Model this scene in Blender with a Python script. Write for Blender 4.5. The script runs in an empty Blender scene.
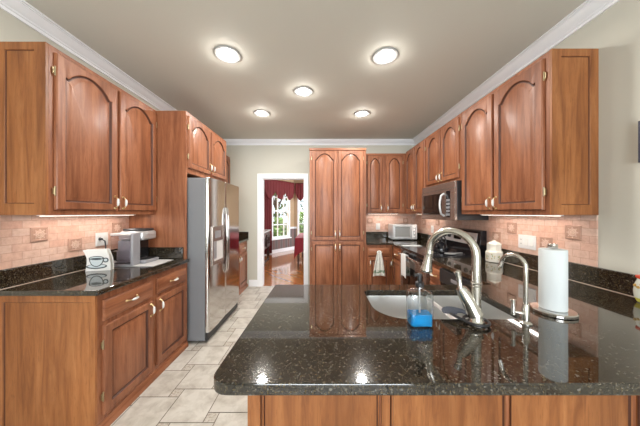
import bpy, bmesh, math, random
from mathutils import Matrix, Vector
PI = math.pi
random.seed(7)
sc = bpy.context.scene
COL = sc.collection

# ------------------------------------------------------------------ camera
cd = bpy.data.cameras.new('camera'); cam = bpy.data.objects.new('camera', cd); COL.objects.link(cam)
cam.location = (0, 0, 1.39); cam.rotation_euler = (PI / 2, 0, 0)
cd.sensor_width = 36; cd.lens = 229 / 640 * 36; cd.clip_start = 0.02; cd.clip_end = 200
sc.camera = cam
# ------------------------------------------------------------------ world, light, exposure
W = bpy.data.worlds.new('world'); sc.world = W; W.use_nodes = True
bg = W.node_tree.nodes['Background']
bg.inputs[0].default_value = (0.84, 0.92, 1.0, 1); bg.inputs[1].default_value = 1.3
sc.view_settings.view_transform = 'Standard'; sc.view_settings.look = 'None'
sc.view_settings.gamma = 1; sc.view_settings.use_curve_mapping = False
sc.view_settings.exposure = 0.12
LAMP_W, UNDER_W, DAY_W = 14.8, 1.75, 250.0
def area(name, loc, rot, sx, sy, power, col, parent=None, disk=False, spread=PI):
    l = bpy.data.lights.new(name, 'AREA'); l.energy = power; l.color = col
    l.shape = 'DISK' if disk else 'RECTANGLE'; l.size = sx
    if not disk: l.size_y = sy
    l.spread = spread
    o = bpy.data.objects.new(name, l); COL.objects.link(o); o.location = loc; o.rotation_euler = rot
    if parent: o.parent = parent
    return o
# daylight through the breakfast-room windows behind the camera
area('daylight', (-0.1, -3.32, 1.45), (PI / 2, 0, 0), 3.0, 1.9, DAY_W, (0.90, 0.96, 1.0))

# daylight outside the dining-room windows, high like the open sky
area('daylight_dining', (-1.2, 10.4, 3.4), (math.radians(-60), 0, 0), 4.5, 1.8, 1500.0, (0.97, 0.98, 1.0))
area('daylight_side', (2.80, 7.0, 1.5), (PI / 2, 0, PI / 2), 2.5, 1.7, 160.0, (0.97, 0.98, 1.0))  # added fill that brightens the dining room from an unseen side

# ------------------------------------------------------------------ materials
def mat(name, col, rough=0.5, metal=0.0, spec=0.5, coat=0.0, coat_r=0.05):
    m = bpy.data.materials.new(name); m.use_nodes = True
    b = m.node_tree.nodes['Principled BSDF']
    b.inputs['Base Color'].default_value = (*col, 1); b.inputs['Roughness'].default_value = rough
    b.inputs['Metallic'].default_value = metal; b.inputs['Specular IOR Level'].default_value = spec
    b.inputs['Coat Weight'].default_value = coat; b.inputs['Coat Roughness'].default_value = coat_r
    return m
def N(m, t, **k):
    n = m.node_tree.nodes.new(t)
    for a, v in k.items(): setattr(n, a, v)
    return n
def L(m, a, b): m.node_tree.links.new(a, b)
def bsdf(m): return m.node_tree.nodes['Principled BSDF']
def coords(m, scale=(1, 1, 1), rnd=False):
    tc = N(m, 'ShaderNodeTexCoord'); mp = N(m, 'ShaderNodeMapping'); mp.inputs['Scale'].default_value = scale
    if rnd:
        oi = N(m, 'ShaderNodeObjectInfo'); mu = N(m, 'ShaderNodeMath', operation='MULTIPLY'); mu.inputs[1].default_value = 37.0
        L(m, oi.outputs['Random'], mu.inputs[0]); ad = N(m, 'ShaderNodeVectorMath', operation='ADD')
        L(m, tc.outputs['Object'], ad.inputs[0]); L(m, mu.outputs[0], ad.inputs[1]); L(m, ad.outputs[0], mp.inputs[0])
    else:
        L(m, tc.outputs['Object'], mp.inputs[0])
    return mp.outputs[0]
def noise(m, vec, scale, detail=4, rough=0.55, dist=0.0):
    n = N(m, 'ShaderNodeTexNoise'); n.inputs['Scale'].default_value = scale; n.inputs['Detail'].default_value = detail
    n.inputs['Roughness'].default_value = rough; n.inputs['Distortion'].default_value = dist
    L(m, vec, n.inputs['Vector']); return n
def ramp(m, fac, stops, interp='LINEAR'):
    r = N(m, 'ShaderNodeValToRGB'); r.color_ramp.interpolation = interp
    e = r.color_ramp.elements
    while len(e) < len(stops): e.new(0.5)
    for k, (p, c) in enumerate(stops): e[k].position = p; e[k].color = (*c, 1)
    L(m, fac, r.inputs[0]); return r.outputs[0]
def mix(m, fac, a, b, mode='MIX'):
    n = N(m, 'ShaderNodeMix', data_type='RGBA', blend_type=mode)
    if isinstance(fac, float): n.inputs[0].default_value = fac
    else: L(m, fac, n.inputs[0])
    for v, s in ((a, n.inputs[6]), (b, n.inputs[7])):
        if isinstance(v, tuple): s.default_value = (*v, 1)
        else: L(m, v, s)
    return n.outputs[2]
def bump(m, h, strength=0.2, dist=0.002):
    b = N(m, 'ShaderNodeBump'); b.inputs['Strength'].default_value = strength; b.inputs['Distance'].default_value = dist
    L(m, h, b.inputs['Height']); L(m, b.outputs[0], bsdf(m).inputs['Normal'])

def wood(name, dark, mid, light, axis='z', rough=0.42, knots=False):
    m = mat(name, mid, rough, spec=0.4, coat=0.12, coat_r=0.25)
    s = {'z': (9, 9, 0.7), 'x': (0.7, 9, 9), 'y': (9, 0.7, 9)}[axis]
    v = coords(m, s, True); big = coords(m, tuple(q * 0.3 + 0.35 for q in s), True)
    g = noise(m, v, 2.6, 7, 0.62, 0.9); blotch = noise(m, big, 1.7, 3, 0.5, 0.6)
    c = ramp(m, g.outputs[0], [(0.30, dark), (0.5, mid), (0.70, light)])
    c2 = ramp(m, blotch.outputs[0], [(0.3, (0.66, 0.58, 0.52)), (0.66, (1.20, 1.20, 1.20))])
    c3 = mix(m, 0.75, c, c2, 'MULTIPLY')
    pores = noise(m, coords(m, tuple(q * 6 for q in s), True), 4, 2)
    c4 = mix(m, ramp(m, pores.outputs[0], [(0.32, (0.5, 0.5, 0.5)), (0.42, (0, 0, 0))]), c3, dark)
    if knots:
        kn = noise(m, coords(m, (5, 5, 3), True), 3.2, 6, 0.7, 0.3)
        c4 = mix(m, ramp(m, kn.outputs[0], [(0.62, (0, 0, 0)), (0.74, (0.62,) * 3)]), c4, dark)
    L(m, c4, bsdf(m).inputs['Base Color']); bump(m, g.outputs[0], 0.05, 0.001)
    return m
M = {}
M['wood'] = wood('stained_cherry_wood', (0.165, 0.052, 0.021), (0.275, 0.102, 0.046), (0.355, 0.148, 0.072))
M['wood_h'] = wood('stained_cherry_wood_level_grain', (0.165, 0.052, 0.021), (0.275, 0.102, 0.046), (0.355, 0.148, 0.072), 'x')
M['glaze'] = mat('dark_glazed_wood_groove', (0.075, 0.022, 0.010), 0.5)  # darker tone along the door and panel grooves
M['glaze_soft'] = mat('worn_brown_glaze', (0.12, 0.040, 0.016), 0.5)  # softer brown along the side panel grooves
M['panel_wood'] = wood('amber_side_panel_wood', (0.18, 0.059, 0.017), (0.295, 0.108, 0.033), (0.37, 0.152, 0.052), knots=True)

def granite():
    m = mat('polished_brown_granite', (0.03, 0.02, 0.015), 0.03, spec=0.75, coat=0.20, coat_r=0.15)
    bsdf(m).inputs['IOR'].default_value = 1.55
    v = coords(m)
    def cells(scale, stops):
        vo = N(m, 'ShaderNodeTexVoronoi'); vo.inputs['Scale'].default_value = scale; L(m, v, vo.inputs['Vector'])
        sep = N(m, 'ShaderNodeSeparateColor'); L(m, vo.outputs['Color'], sep.inputs[0]); return ramp(m, sep.outputs[0], stops, 'CONSTANT')
    k = (0.004, 0.0035, 0.003)
    c1 = cells(200, [(0.0, k), (0.48, (0.018, 0.012, 0.007)), (0.70, (0.046, 0.031, 0.014)), (0.84, (0.080, 0.058, 0.026)), (0.95, (0.15, 0.14, 0.12))])
    c2 = cells(330, [(0.0, k), (0.45, (0.022, 0.016, 0.010)), (0.70, (0.055, 0.039, 0.019)), (0.88, (0.105, 0.09, 0.065))])
    n2 = noise(m, v, 40, 3, 0.6)
    c = mix(m, ramp(m, n2.outputs[0], [(0.42, (0.2,) * 3), (0.6, (0.8,) * 3)]), c1, c2)
    L(m, c, bsdf(m).inputs['Base Color'])
    return m
M['granite'] = granite()
M['wall'] = mat('taupe_wall_paint', (0.57, 0.555, 0.48), 0.7)
M['ceil'] = mat('warm_grey_ceiling_paint', (0.65, 0.635, 0.565), 0.75)
M['white'] = mat('white_trim_paint', (0.91, 0.925, 0.95), 0.35)
def backsplash(axis):
    m = mat('tumbled_pink_brick_tile_' + axis, (0.7, 0.5, 0.4), 0.55)
    tc = N(m, 'ShaderNodeTexCoord'); sp = N(m, 'ShaderNodeSeparateXYZ'); cb = N(m, 'ShaderNodeCombineXYZ')
    L(m, tc.outputs['Object'], sp.inputs[0]); L(m, sp.outputs[{'x': 0, 'y': 1}[axis]], cb.inputs[0]); L(m, sp.outputs[2], cb.inputs[1])
    b = N(m, 'ShaderNodeTexBrick'); b.inputs['Scale'].default_value = 1; b.inputs['Brick Width'].default_value = 0.102
    b.inputs['Row Height'].default_value = 0.0515; b.inputs['Mortar Size'].default_value = 0.0022; b.inputs['Mortar Smooth'].default_value = 0.3
    b.inputs['Color1'].default_value = (0.60, 0.36, 0.27, 1); b.inputs['Color2'].default_value = (0.64, 0.46, 0.375, 1)
    b.inputs['Mortar'].default_value = (0.50, 0.31, 0.235, 1); L(m, cb.outputs[0], b.inputs['Vector'])
    n = noise(m, tc.outputs['Object'], 28, 6, 0.65)
    c = mix(m, 0.75, b.outputs[0], ramp(m, n.outputs[0], [(0.32, (0.80, 0.74, 0.71)), (0.66, (1.10, 1.10, 1.10))]), 'MULTIPLY')
    L(m, c, bsdf(m).inputs['Base Color']); ad = N(m, 'ShaderNodeMath', operation='SUBTRACT'); L(m, n.outputs[0], ad.inputs[0]); L(m, b.outputs['Fac'], ad.inputs[1]); bump(m, ad.outputs[0], 0.45, 0.003)
    return m
M['tile_y'] = backsplash('y'); M['tile_x'] = backsplash('x')
M['relief'] = mat('pink_relief_tile', (0.40, 0.235, 0.17), 0.55)
M['relief_motif'] = mat('pale_relief_motif', (0.62, 0.44, 0.35), 0.55)
def floor_tile():
    m = mat('beige_stone_floor_tile', (0.6, 0.5, 0.4), 0.38)
    g = N(m, 'ShaderNodeNewGeometry'); v = coords(m)
    r = ramp(m, g.outputs['Random Per Island'], [(0, (0.49, 0.455, 0.40)), (1, (0.57, 0.54, 0.485))])
    n = noise(m, v, 9, 7, 0.62, 0.4)
    c = mix(m, 0.8, r, ramp(m, n.outputs[0], [(0.34, (0.70, 0.665, 0.63)), (0.58, (1.07, 1.07, 1.07))]), 'MULTIPLY')
    L(m, c, bsdf(m).inputs['Base Color']); bump(m, n.outputs[0], 0.06, 0.002)
    return m
M['floor'] = floor_tile()
def accent():
    m = mat('small_mosaic_accent_tile', (0.44, 0.385, 0.32), 0.45); n = noise(m, coords(m), 60, 4, 0.6)
    L(m, ramp(m, n.outputs[0], [(0.38, (0.34, 0.29, 0.235)), (0.58, (0.52, 0.475, 0.41))]), bsdf(m).inputs['Base Color']); return m
M['accent'] = accent()
M['grout'] = mat('grey_brown_grout', (0.15, 0.12, 0.095), 0.8)
def planks():
    m = mat('orange_oak_planks', (0.4, 0.16, 0.06), 0.12, spec=0.8, coat=0.6)
    tc = N(m, 'ShaderNodeTexCoord'); mp = N(m, 'ShaderNodeMapping'); mp.inputs['Rotation'].default_value = (0, 0, PI / 4)
    L(m, tc.outputs['Object'], mp.inputs[0])
    b = N(m, 'ShaderNodeTexBrick'); b.inputs['Scale'].default_value = 1; b.inputs['Brick Width'].default_value = 0.9; b.inputs['Row Height'].default_value = 0.06
    b.inputs['Mortar Size'].default_value = 0.0012; b.inputs['Color1'].default_value = (0.36, 0.125, 0.040, 1); b.inputs['Color2'].default_value = (0.50, 0.20, 0.068, 1)
    b.inputs['Mortar'].default_value = (0.12, 0.04, 0.015, 1); L(m, mp.outputs[0], b.inputs['Vector'])
    L(m, b.outputs[0], bsdf(m).inputs['Base Color']); return m
M['planks'] = planks()
def steel(name, col, rough):
    m = mat(name, col, rough, metal=1.0); v = coords(m, (1, 1, 60)); n = noise(m, v, 14, 3)
    r = ramp(m, n.outputs[0], [(0.3, (rough * 0.85,) * 3), (0.7, (rough * 1.2,) * 3)])
    L(m, r, bsdf(m).inputs['Roughness']); return m
M['steel'] = steel('brushed_stainless_steel', (0.62, 0.60, 0.58), 0.11)
M['sink'] = mat('satin_sink_steel', (0.66, 0.66, 0.65), 0.36, metal=0.85)
M['nickel'] = mat('brushed_nickel', (0.63, 0.605, 0.56), 0.22, metal=1.0)
M['fridge_side'] = mat('grey_painted_fridge_side', (0.19, 0.195, 0.205), 0.4)
M['black'] = mat('gloss_black', (0.010, 0.010, 0.012), 0.12)
M['black_m'] = mat('satin_black_plastic', (0.018, 0.018, 0.020), 0.42)
M['dkglass'] = mat('dark_oven_glass', (0.012, 0.009, 0.008), 0.05, spec=0.6)
M['dksteel'] = mat('dark_stainless', (0.38, 0.33, 0.30), 0.27, metal=0.85)
M['brass'] = mat('polished_brass', (0.62, 0.46, 0.24), 0.3, metal=1.0)
M['hinge'] = mat('aged_brass', (0.42, 0.34, 0.21), 0.4, metal=1.0)
M['porcelain'] = mat('white_porcelain', (0.70, 0.69, 0.66), 0.15)
M['plate'] = mat('white_plastic_plate', (0.66, 0.65, 0.64), 0.35)
M['slot'] = mat('dark_slot', (0.03, 0.03, 0.03), 0.6)
M['silver'] = mat('silver_plastic', (0.60, 0.60, 0.60), 0.3, metal=0.55)
M['greyp'] = mat('grey_plastic', (0.26, 0.255, 0.27), 0.35)
M['burg'] = mat('burgundy_fabric', (0.16, 0.014, 0.017), 0.75)
M['burg2'] = mat('deep_red_cloth', (0.22, 0.010, 0.020), 0.8)
M['dkwood'] = mat('dark_carved_wood', (0.045, 0.018, 0.012), 0.35)
M['marble'] = mat('pale_marble', (0.78, 0.77, 0.74), 0.2)
M['tan'] = mat('tan_wallpaper', (0.42, 0.30, 0.175), 0.7)
def paper():
    m = mat('paper_towel', (0.62, 0.65, 0.65), 0.85); n = noise(m, coords(m), 160, 2); bump(m, n.outputs[0], 0.25, 0.001); return m
M['toasterglass'] = mat('grey_toaster_glass', (0.26, 0.26, 0.25), 0.08)  # grey base colour holds the reflection and lit interior of the door glass
M['paper'] = paper()
M['ring'] = mat('satin_light_trim', (0.36, 0.355, 0.345), 0.5)
def stripes():
    m = mat('striped_wainscot_paper', (0.1, 0.08, 0.08), 0.6); v = coords(m); w = N(m, 'ShaderNodeTexWave'); w.bands_direction = 'X'
    w.inputs['Scale'].default_value = 1.3; L(m, v, w.inputs['Vector'])
    L(m, ramp(m, w.outputs[0], [(0.3, (0.13, 0.11, 0.105)), (0.5, (0.27, 0.22, 0.20)), (0.75, (0.17, 0.09, 0.085))], 'CONSTANT'), bsdf(m).inputs['Base Color']); return m
M['stripes'] = stripes()
def pane_mat():
    m = bpy.data.materials.new('window_glass'); m.use_nodes = True; nt = m.node_tree; nt.nodes.remove(bsdf(m))
    t = N(m, 'ShaderNodeBsdfTransparent'); g = N(m, 'ShaderNodeBsdfGlossy'); g.inputs['Roughness'].default_value = 0.0
    f = N(m, 'ShaderNodeFresnel'); f.inputs[0].default_value = 1.3; x = N(m, 'ShaderNodeMixShader')
    L(m, f.outputs[0], x.inputs[0]); L(m, t.outputs[0], x.inputs[1]); L(m, g.outputs[0], x.inputs[2])
    L(m, x.outputs[0], nt.nodes['Material Output'].inputs[0]); return m
M['pane'] = pane_mat()
def clear(name, col, ior=1.45, rough=0.0):
    m = mat(name, col, rough); bsdf(m).inputs['Transmission Weight'].default_value = 1.0; bsdf(m).inputs['IOR'].default_value = ior; return m
M['glass'] = clear('clear_bottle_glass', (0.97, 0.99, 1.0), 1.45)
M['tank'] = clear('clear_tank_plastic', (0.93, 0.91, 0.94), 1.08, 0.08)
M['blue'] = mat('blue_soap', (0.015, 0.42, 0.92), 0.1); bsdf(M['blue']).inputs['Transmission Weight'].default_value = 0.25
def emit(name, col, s):
    m = mat(name, (0.9, 0.9, 0.9), 0.5); b = bsdf(m); b.inputs['Emission Color'].default_value = (*col, 1); b.inputs['Emission Strength'].default_value = s; return m
M['lens'] = emit('lit_lens', (1.0, 0.95, 0.86), 9.0)
M['strip'] = emit('lit_strip', (1.0, 0.86, 0.72), 4.0)
M['leaf'] = mat('tree_leaves', (0.10, 0.17, 0.05), 0.7); M['bark'] = mat('tree_bark', (0.10, 0.07, 0.05), 0.9)
M['lawn'] = mat('lawn', (0.30, 0.31, 0.17), 0.9)
M['navy'] = mat('navy_frame', (0.020, 0.022, 0.045), 0.4)
M['canvas'] = mat('dark_canvas', (0.05, 0.05, 0.09), 0.6)
M['cream'] = mat('cream_ceramic', (0.62, 0.585, 0.51), 0.25)
M['green'] = mat('sage_green_paint', (0.16, 0.22, 0.07), 0.5)
M['ochre'] = mat('ochre_paint', (0.40, 0.24, 0.05), 0.5)
M['red'] = mat('red_glaze', (0.60, 0.07, 0.03), 0.25); M['yellow'] = mat('yellow_glaze', (0.55, 0.50, 0.08), 0.25)
M['grey_glaze'] = mat('pale_grey_glaze', (0.58, 0.60, 0.52), 0.25)
M['slate'] = mat('slate_blue_rubber', (0.060, 0.070, 0.092), 0.75, spec=0.2)
M['print'] = mat('charcoal_print', (0.045, 0.055, 0.06), 0.6); M['print2'] = mat('pale_grey_print', (0.50, 0.56, 0.57), 0.6)
def towel_mat():
    m = mat('white_printed_towel', (0.72, 0.72, 0.68), 0.9); v = coords(m); n = noise(m, v, 30, 3)
    sp = N(m, 'ShaderNodeSeparateXYZ'); L(m, v, sp.inputs[0])
    band = ramp(m, sp.outputs[2], [(0.0, (0, 0, 0)), (0.050, (0.85,) * 3), (0.10, (0.12,) * 3), (0.30, (0.10,) * 3), (0.34, (0, 0, 0))], 'CONSTANT')
    k = mix(m, 1.0, band, ramp(m, n.outputs[0], [(0.45, (0, 0, 0)), (0.52, (1, 1, 1))]), 'MULTIPLY')
    L(m, mix(m, k, (0.74, 0.74, 0.70), (0.10, 0.20, 0.10)), bsdf(m).inputs['Base Color']); return m
M['towel'] = towel_mat(); M['linen'] = mat('white_linen', (0.70, 0.70, 0.70), 0.9)

# ------------------------------------------------------------------ mesh helpers
def box(bm, x0, x1, y0, y1, z0, z1, mi=0):
    v = [bm.verts.new(p) for p in ((x0,y0,z0),(x1,y0,z0),(x1,y1,z0),(x0,y1,z0),(x0,y0,z1),(x1,y0,z1),(x1,y1,z1),(x0,y1,z1))]
    for f in ((3,2,1,0),(4,5,6,7),(0,1,5,4),(1,2,6,5),(2,3,7,6),(3,0,4,7)):
        bm.faces.new([v[k] for k in f]).material_index = mi
def loops(bm, Ls, cap0=True, cap1=True, mi=0, closed=True, mis=None):
    R = [[bm.verts.new(p) for p in l] for l in Ls]; n = len(R[0])
    for k in range(len(R) - 1):
        a, b = R[k], R[k + 1]
        for i in range(n if closed else n - 1):
            j = (i + 1) % n
            bm.faces.new((a[i], a[j], b[j], b[i])).material_index = mis[k] if mis else mi
    if cap0: bm.faces.new(list(reversed(R[0]))).material_index = mis[0] if mis else mi
    if cap1: bm.faces.new(R[-1]).material_index = mis[-1] if mis else mi
    return R
def tube(bm, pts, r, seg=14, mi=0, caps=True):
    pts = [Vector(p) for p in pts]; rr = r if isinstance(r, (list, tuple)) else [r] * len(pts); out = []
    t0 = (pts[1] - pts[0]).normalized(); u = t0.orthogonal().normalized()
    for k, p in enumerate(pts):
        t = (pts[min(k + 1, len(pts) - 1)] - pts[max(k - 1, 0)]).normalized()
        u = (u - t * u.dot(t)).normalized(); w = t.cross(u)
        out.append([p + (u * math.cos(2*PI*i/seg) + w * math.sin(2*PI*i/seg)) * rr[k] for i in range(seg)])
    loops(bm, out, caps, caps, mi)
def lathe(bm, prof, c=(0, 0, 0), seg=28, mi=0, sx=1, sy=1, cap0=True, cap1=True, mis=None, ph=0.0):
    loops(bm, [[(c[0] + r*sx*math.cos(2*PI*i/seg+ph), c[1] + r*sy*math.sin(2*PI*i/seg+ph), c[2] + z) for i in range(seg)] for r, z in prof], cap0, cap1, mi, True, mis)
def ball(bm, c, r, mi=0, sub=2, sc3=(1, 1, 1)):
    res = bmesh.ops.create_icosphere(bm, subdivisions=sub, radius=r, matrix=Matrix.Translation(c) @ Matrix.Diagonal((*sc3, 1)))
    for v in res['verts']:
        for f in v.link_faces: f.material_index = mi
def ring(bm, c, R, r, axis='z', seg=28, s2=8, mi=0):
    P = []
    for i in range(seg):
        a = 2*PI*i/seg; row = []
        for j in range(s2):
            b = 2*PI*j/s2; d = R + r*math.cos(b); h = r*math.sin(b)
            q = {'z': (d*math.cos(a), d*math.sin(a), h), 'y': (d*math.cos(a), h, d*math.sin(a)), 'x': (h, d*math.cos(a), d*math.sin(a))}[axis]
            row.append((c[0]+q[0], c[1]+q[1], c[2]+q[2]))
        P.append(row)
    P.append(P[0]); R_ = [[bm.verts.new(p) for p in l] for l in P[:-1]]
    for i in range(seg):
        for j in range(s2):
            bm.faces.new((R_[i][j], R_[(i+1) % seg][j], R_[(i+1) % seg][(j+1) % s2], R_[i][(j+1) % s2])).material_index = mi
def obj(name, bm, ms, parent=None, bevel=0.0, seg=2, ang=35, mw=None):
    if mw is not None: bmesh.ops.transform(bm, matrix=mw, verts=bm.verts)
    bmesh.ops.recalc_face_normals(bm, faces=bm.faces)
    me = bpy.data.meshes.new(name); bm.to_mesh(me); bm.free()
    for m in (ms if isinstance(ms, (list, tuple)) else [ms]): me.materials.append(m)
    for p in me.polygons: p.use_smooth = True
    me.set_sharp_from_angle(angle=math.radians(ang))
    o = bpy.data.objects.new(name, me); COL.objects.link(o)
    if parent: o.parent = parent
    if bevel:
        b = o.modifiers.new('bevel', 'BEVEL'); b.width = bevel; b.segments = seg; b.limit_method = 'ANGLE'; b.angle_limit = math.radians(40)
    return o
def BM(): return bmesh.new()
def bx(name, m, parent, *a, bevel=0.0, mw=None):
    bm = BM(); box(bm, *a); return obj(name, bm, m, parent, bevel, mw=mw)
def tag(o, label, cat, group=None):
    o['label'] = label; o['category'] = cat
    if group: o['group'] = group
    return o
def thing(name, label, cat, loc=(0, 0, 0), rz=0.0, group=None):
    o = bpy.data.objects.new(name, None); COL.objects.link(o); o.location = loc; o.rotation_euler = (0, 0, rz); o.empty_display_size = 0.1
    return tag(o, label, cat, group)
def struct(o): o['kind'] = 'structure'; return o
def dup(root, loc, rz=None, label=None):
    r = root.copy(); COL.objects.link(r); r.location = loc
    if rz is not None: r.rotation_euler = (0, 0, rz)
    if label: r['label'] = label
    for ch in list(root.children):
        c = ch.copy(); COL.objects.link(c); c.parent = r
        for g in list(ch.children):
            d = g.copy(); COL.objects.link(d); d.parent = c
    return r
def RZ(a): return Matrix.Rotation(a, 4, 'Z')
def T(*p): return Matrix.Translation(p)

# ------------------------------------------------------------------ room shell
XL, XR, YB, YF, ZC = -2.0, 1.81, 4.34, -3.2, 2.765
bm = BM(); box(bm, XL, XR, YF, YB + 0.02, -0.06, -0.003, 1)
S, s_, g_ = 0.291, 0.078, 0.0030
OX, OY = -1.147, 1.731
def tile_rect(x0, x1, y0, y1, mi=0):
    x0, x1, y0, y1 = max(x0 + g_, XL), min(x1 - g_, XR), max(y0 + g_, YF), min(y1 - g_, YB + 0.02)
    if x1 - x0 < 0.004 or y1 - y0 < 0.004: return
    bm.faces.new([bm.verts.new(p) for p in ((x0, y0, 0), (x1, y0, 0), (x1, y1, 0), (x0, y1, 0))]).material_index = mi
for i in range(-30, 31):
    for j in range(-30, 31):
        ox, oy = OX + i*S + j*s_, OY + i*s_ - j*S
        tile_rect(ox, ox + s_, oy, oy + s_, 2)
        tile_rect(ox + s_, ox + s_ + S, oy + s_ - S, oy + s_)
struct(obj('floor', bm, [M['floor'], M['grout'], M['accent']]))
struct(bx('floor_dining', M['planks'], None, -4.0, 2.6, YB + 0.02, 9.2, -0.06, 0.0))
struct(bx('ceiling', M['ceil'], None, XL - 0.12, XR + 0.12, YF - 0.12, YB + 0.12, ZC, ZC + 0.1))
wl = struct(bx('wall_left', M['wall'], None, XL - 0.12, XL, YF - 0.12, YB + 0.12, -0.06, ZC))
wr = struct(bx('wall_right', M['wall'], None, XR, XR + 0.12, YF - 0.12, YB + 0.12, -0.06, ZC))
DX0, DX1, DZ = -1.10, -0.294, 2.05
bm = BM(); box(bm, XL, DX0, YB, YB + 0.12, -0.06, ZC); box(bm, DX1, XR, YB, YB + 0.12, -0.06, ZC); box(bm, DX0, DX1, YB, YB + 0.12, DZ, ZC)
wb = struct(obj('wall_back', bm, M['wall']))
# wall behind the camera with a wide window
bm = BM(); wx0, wx1, wz0, wz1 = -1.6, 1.4, 0.5, 2.4
box(bm, XL, wx0, YF - 0.12, YF, -0.06, ZC); box(bm, wx1, XR, YF - 0.12, YF, -0.06, ZC); box(bm, wx0, wx1, YF - 0.12, YF, -0.06, wz0); box(bm, wx0, wx1, YF - 0.12, YF, wz1, ZC)
struct(obj('wall_front', bm, M['wall']))
def window(name, w, h, loc, rz, cols, rows):
    r = bpy.data.objects.new(name, None); COL.objects.link(r); r.location = loc; r.rotation_euler = (0, 0, rz); r['kind'] = 'structure'
    f = BM(); fw = 0.06
    box(f, 0, fw, -0.02, 0.08, 0, h); box(f, w - fw, w, -0.02, 0.08, 0, h); box(f, fw, w - fw, -0.02, 0.08, 0, fw); box(f, fw, w - fw, -0.02, 0.08, h - fw, h)
    box(f, -0.03, w + 0.03, -0.06, 0.02, -0.035, 0.0)
    for c in range(1, cols): box(f, w*c/cols - 0.012, w*c/cols + 0.012, 0.0, 0.04, fw, h - fw)
    for q in range(1, rows): box(f, fw, w - fw, 0.0, 0.04, h*q/rows - (0.02 if q*2 == rows else 0.012), h*q/rows + (0.02 if q*2 == rows else 0.012))
    obj('window_frame', f, M['white'], r)
    p = BM(); box(p, fw, w - fw, 0.018, 0.022, fw, h - fw); obj('window_pane', p, M['pane'], r)
    return r
window('window_3', wx1 - wx0, wz1 - wz0, (wx1, YF - 0.03, wz0), PI, 4, 2)
# crown moulding
prof = [(0, -.092), (.012, -.092), (.016, -.078), (.012, -.074), (.022, -.070), (.026, -.064), (.021, -.060), (.030, -.056), (.046, -.044), (.060, -.026), (.066, -.016), (.074, -.016), (.074, -.011), (.09, -.011), (.09, 0), (0, 0)]
def crown(name, a, b, nx, ny):
    struct_ = BM(); loops(struct_, [[(p[0] + nx*o, p[1] + ny*o, ZC - 0.0005 + dz) for o, dz in prof] for p in (a, b)])
    return struct(obj(name, struct_, M['white'], ang=18))
crown('trim_1', (XL, YF), (XL, YB), 1, 0); crown('trim_2', (XL, YB), (XR, YB), 0, -1); crown('trim_3', (XR, YB), (XR, YF), -1, 0)
# door casing and jamb
bm = BM()
for y0, y1 in ((YB - 0.018, YB), (YB + 0.12, YB + 0.138)):
    box(bm, DX0 - 0.085, DX0, y0, y1, 0, DZ + 0.085); box(bm, DX1, DX1 + 0.07, y0, y1, 0, DZ + 0.085); box(bm, DX0, DX1, y0, y1, DZ, DZ + 0.085)
box(bm, DX0 - 0.001, DX0 + 0.015, YB, YB + 0.12, 0, DZ); box(bm, DX1 - 0.015, DX1 + 0.001, YB, YB + 0.12, 0, DZ); box(bm, DX0, DX1, YB, YB + 0.12, DZ - 0.015, DZ + 0.001)
struct(obj('trim_4', bm, M['white'], None, 0.003))
struct(bx('baseboard_back', M['white'], None, -1.345, DX0 - 0.086, YB - 0.018, YB, 0, 0.125, bevel=0.004))
# tile backsplashes with their relief tiles
ZT0, ZT1 = 1.036, 1.376
def relief(parent, c, axis):
    """a square carved tile; axis is the way its face looks"""
    b = BM(); h = 0.049
    Ls = [[(sx*q, y, sz*q) for sx, sz in ((-1, -1), (1, -1), (1, 1), (-1, 1))] for q, y in ((h, 0), (h, -.009), (h - .005, -.012), (h - .009, -.012), (h - .012, -.009))]
    loops(b, Ls)
    ring(b, (0, -.009, 0), .024, .0035, 'y', 20, 6, 1)
    for k in range(8):
        a = k*PI/4; ball(b, (.013*math.cos(a), -.0095, .013*math.sin(a)), .0058, 1, 1, (1, .6, 1)); ball(b, (.0335*math.cos(a), -.0095, .0335*math.sin(a)), .0050, 1, 1, (1, .6, 1))
    ball(b, (0, -.0095, 0), .006, 1, 1)
    obj('relief_tile', b, [M['relief'], M['relief_motif']], parent, mw=T(*c) @ RZ({'-y': 0, '+x': PI/2, '-x': -PI/2}[axis]))
tl = bx('tile_backsplash', M['tile_y'], wl, XL, XL + 0.010, 1.40, 2.386, ZT0, ZT1)
tr = bx('tile_backsplash', M['tile_y'], wr, XR - 0.010, XR, 1.49, YB - 0.011, ZT0 - 0.12, ZT1 - 0.0)
tb = bx('tile_backsplash', M['tile_x'], wb, 0.747, XR, YB - 0.010, YB, ZT0, ZT1)
for y, z in ((1.62, 1.24), (1.857, 1.134), (2.24, 1.245)): relief(tl, (XL + 0.010, y, z), '+x')
for y, z in ((2.145, 1.25), (1.82, 1.15), (1.625, 1.252), (2.33, 1.15), (3.50, 1.25), (3.95, 1.235)): relief(tr, (XR - 0.010, y, z), '-x')
for x, z in ((0.945, 1.245), (1.285, 1.125), (1.615, 1.245)): relief(tb, (x, YB - 0.010, z), '-y')

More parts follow.
